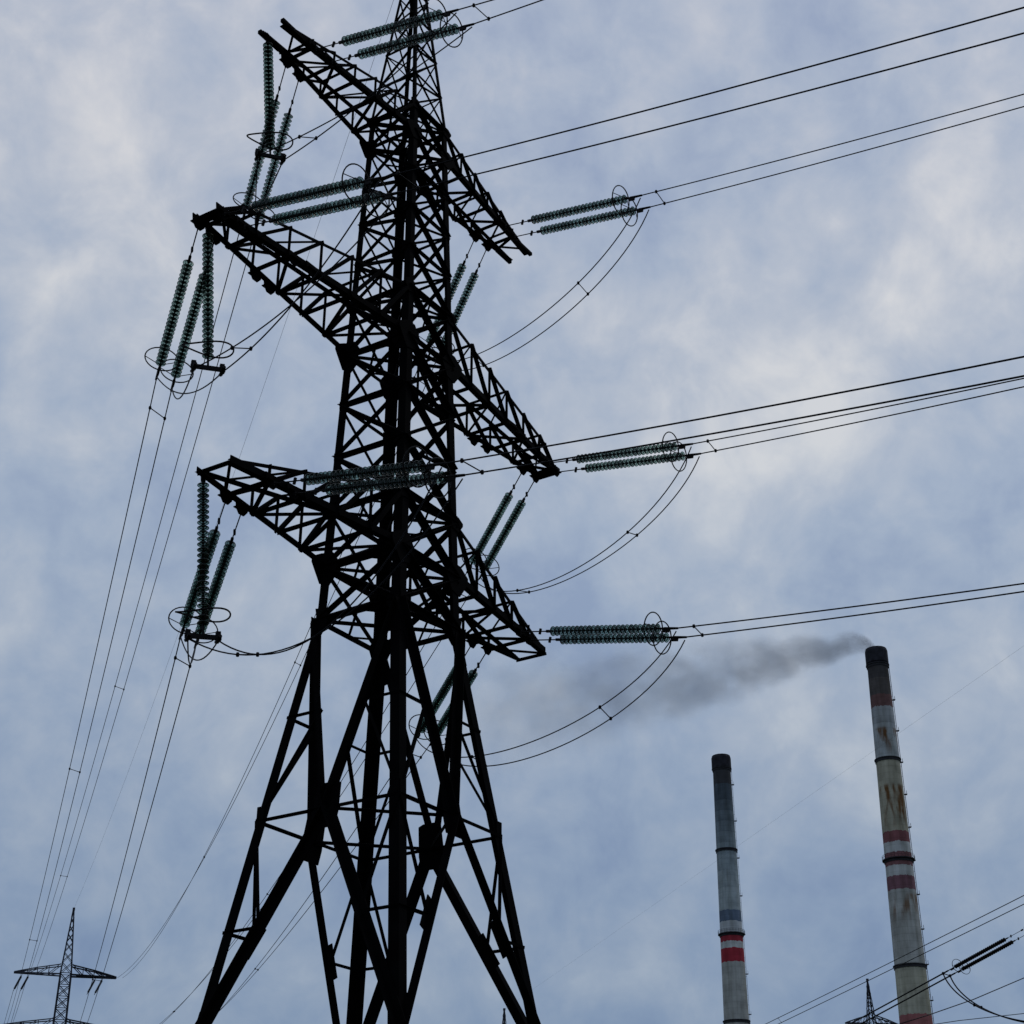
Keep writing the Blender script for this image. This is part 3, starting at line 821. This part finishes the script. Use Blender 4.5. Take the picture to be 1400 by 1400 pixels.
B2 = [(0, WHT), (92, (.26, .10, .10)), (104.3, (.35, .345, .275)), (121.5, WHT), (148.2, (.17, .085, .105)), (153, (.40, .42, .42)), (157, (.18, .085, .092)), (162.0, (.38, .40, .40)), (165.8, (.185, .075, .08)), (169.6, (.31, .30, .235)),
      (198.7, (.33, .36, .37)), (212, (.27, .29, .30)), (219, (.13, .072, .07)), (223.6, (.075, .068, .066)), (231, (.052, .05, .052))]
chimney('power_station_chimney', 'tall rust streaked smoking chimney at the right with faded red bands', 141.6, 588, 243.6, 7.05, 3.85, B2,
        [(236.6, False), (198.4, False), (160.0, True), (121.8, False)], ([(136, 147.5, .8), (171, 188.5, 1), (199.5, 211, 1)], .95), 3.4)
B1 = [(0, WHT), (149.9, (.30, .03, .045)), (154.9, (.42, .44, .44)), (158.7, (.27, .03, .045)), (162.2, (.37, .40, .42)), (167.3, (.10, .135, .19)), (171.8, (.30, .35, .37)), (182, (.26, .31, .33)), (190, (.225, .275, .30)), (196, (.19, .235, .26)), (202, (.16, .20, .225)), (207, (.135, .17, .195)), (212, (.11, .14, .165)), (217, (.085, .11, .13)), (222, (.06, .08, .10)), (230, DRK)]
chimney('power_station_chimney', 'slimmer grey chimney further off with two bright red bands and no smoke', 96.0, 718, 243.8, 6.9, 3.95, B1,
        [(237.4, False), (199.5, False), (161.9, True), (125.0, False)], ([(178, 190, .18)], .5), 1.2)

# ------------------------------------------------------------------ smoke
def smoke():
    Ltot = 200.0
    o_ang = math.atan2(52, -95)
    # centre line height and radius along the plume
    def cen(x): return 6.4*(1-math.exp(-x/5.0))-3.4*(1-math.exp(-max(0, x-10)/16.0))
    def rad(x): return 3.5+ .41*x**.83
    m = MB(); prof = []; K = 40
    for i in range(K+1):
        x = Ltot*i/K; prof.append((x, cen(x), rad(x)*1.05))
    n = 24; vs = []
    for x, c, r in prof: vs += [(x, r*math.cos(2*math.pi*k/n), c+r*math.sin(2*math.pi*k/n)) for k in range(n)]
    fs = []
    for i in range(K): fs += [(i*n+(k+1) % n, (i+1)*n+(k+1) % n, (i+1)*n+k, i*n+k) for k in range(n)]
    fs += [tuple(range(n-1, -1, -1)), tuple(range(K*n, (K+1)*n))]
    m.add(vs, fs)
    mt = bpy.data.materials.new('coal_smoke'); mt.use_nodes = True; nt = mt.node_tree; nt.nodes.clear(); N = nt.nodes.new; L = nt.links.new
    def ma(op, a, b=None, clamp=False):
        q = N('ShaderNodeMath'); q.operation = op; q.use_clamp = clamp
        for i, v in enumerate((a, b)):
            if v is None: continue
            if hasattr(v, 'links'): L(v, q.inputs[i])
            else: q.inputs[i].default_value = v
        return q.outputs[0]
    tc = N('ShaderNodeTexCoord'); sp = N('ShaderNodeSeparateXYZ'); L(tc.outputs['Object'], sp.inputs[0])
    x, y, z = sp.outputs
    e1 = ma('SUBTRACT', 1.0, ma('EXPONENT', ma('MULTIPLY', x, -1/5.0)))
    e2 = ma('SUBTRACT', 1.0, ma('EXPONENT', ma('MULTIPLY', ma('MAXIMUM', ma('SUBTRACT', x, 10.0), 0.0), -1/16.0)))
    c = ma('SUBTRACT', ma('MULTIPLY', e1, 6.4), ma('MULTIPLY', e2, 3.4))
    R = ma('ADD', 3.5, ma('MULTIPLY', ma('POWER', ma('MAXIMUM', x, 0.001), .83), .41))
    dz = ma('SUBTRACT', z, c)
    r = ma('DIVIDE', ma('SQRT', ma('ADD', ma('MULTIPLY', y, y), ma('MULTIPLY', dz, dz))), R)
    mp = N('ShaderNodeMapping'); mp.inputs['Scale'].default_value = (.075, .095, .095); L(tc.outputs['Object'], mp.inputs[0])
    no = N('ShaderNodeTexNoise'); no.inputs['Scale'].default_value = 1.0; no.inputs['Detail'].default_value = 4; no.inputs['Roughness'].default_value = .55; L(mp.outputs[0], no.inputs['Vector'])
    body = ma('SUBTRACT', ma('ADD', ma('SUBTRACT', 1.0, r), ma('MULTIPLY', no.outputs['Fac'], 3.6)), 1.80, True)
    edge = N('ShaderNodeMapRange'); edge.interpolation_type = 'SMOOTHSTEP'; L(r, edge.inputs[0])
    for i, v in zip((1, 2, 3, 4), (1.0, .55, 0, 1)): edge.inputs[i].default_value = v
    fall = ma('DIVIDE', 3.5, R)
    fade = N('ShaderNodeMapRange'); L(x, fade.inputs[0])
    for i, v in zip((1, 2, 3, 4), (60, 196, 1, 0)): fade.inputs[i].default_value = v
    den = ma('MULTIPLY', ma('MULTIPLY', ma('MULTIPLY', body, edge.outputs[0]), fade.outputs[0]), ma('MULTIPLY', ma('ADD', ma('MULTIPLY', fall, fall), .046), .47))
    pv = N('ShaderNodeVolumePrincipled'); pv.inputs['Color'].default_value = (.38, .40, .44, 1); pv.inputs['Anisotropy'].default_value = .2
    L(den, pv.inputs['Density'])
    out = N('ShaderNodeOutputMaterial'); L(pv.outputs[0], out.inputs['Volume'])
    o = m.build('smoke', mt); o.location = (141.6, 588, 243.0); o.rotation_euler = (0, 0, o_ang)
    tag(o, 'grey smoke plume drifting left from the tall rusty chimney', 'smoke', kind='stuff')
smoke()
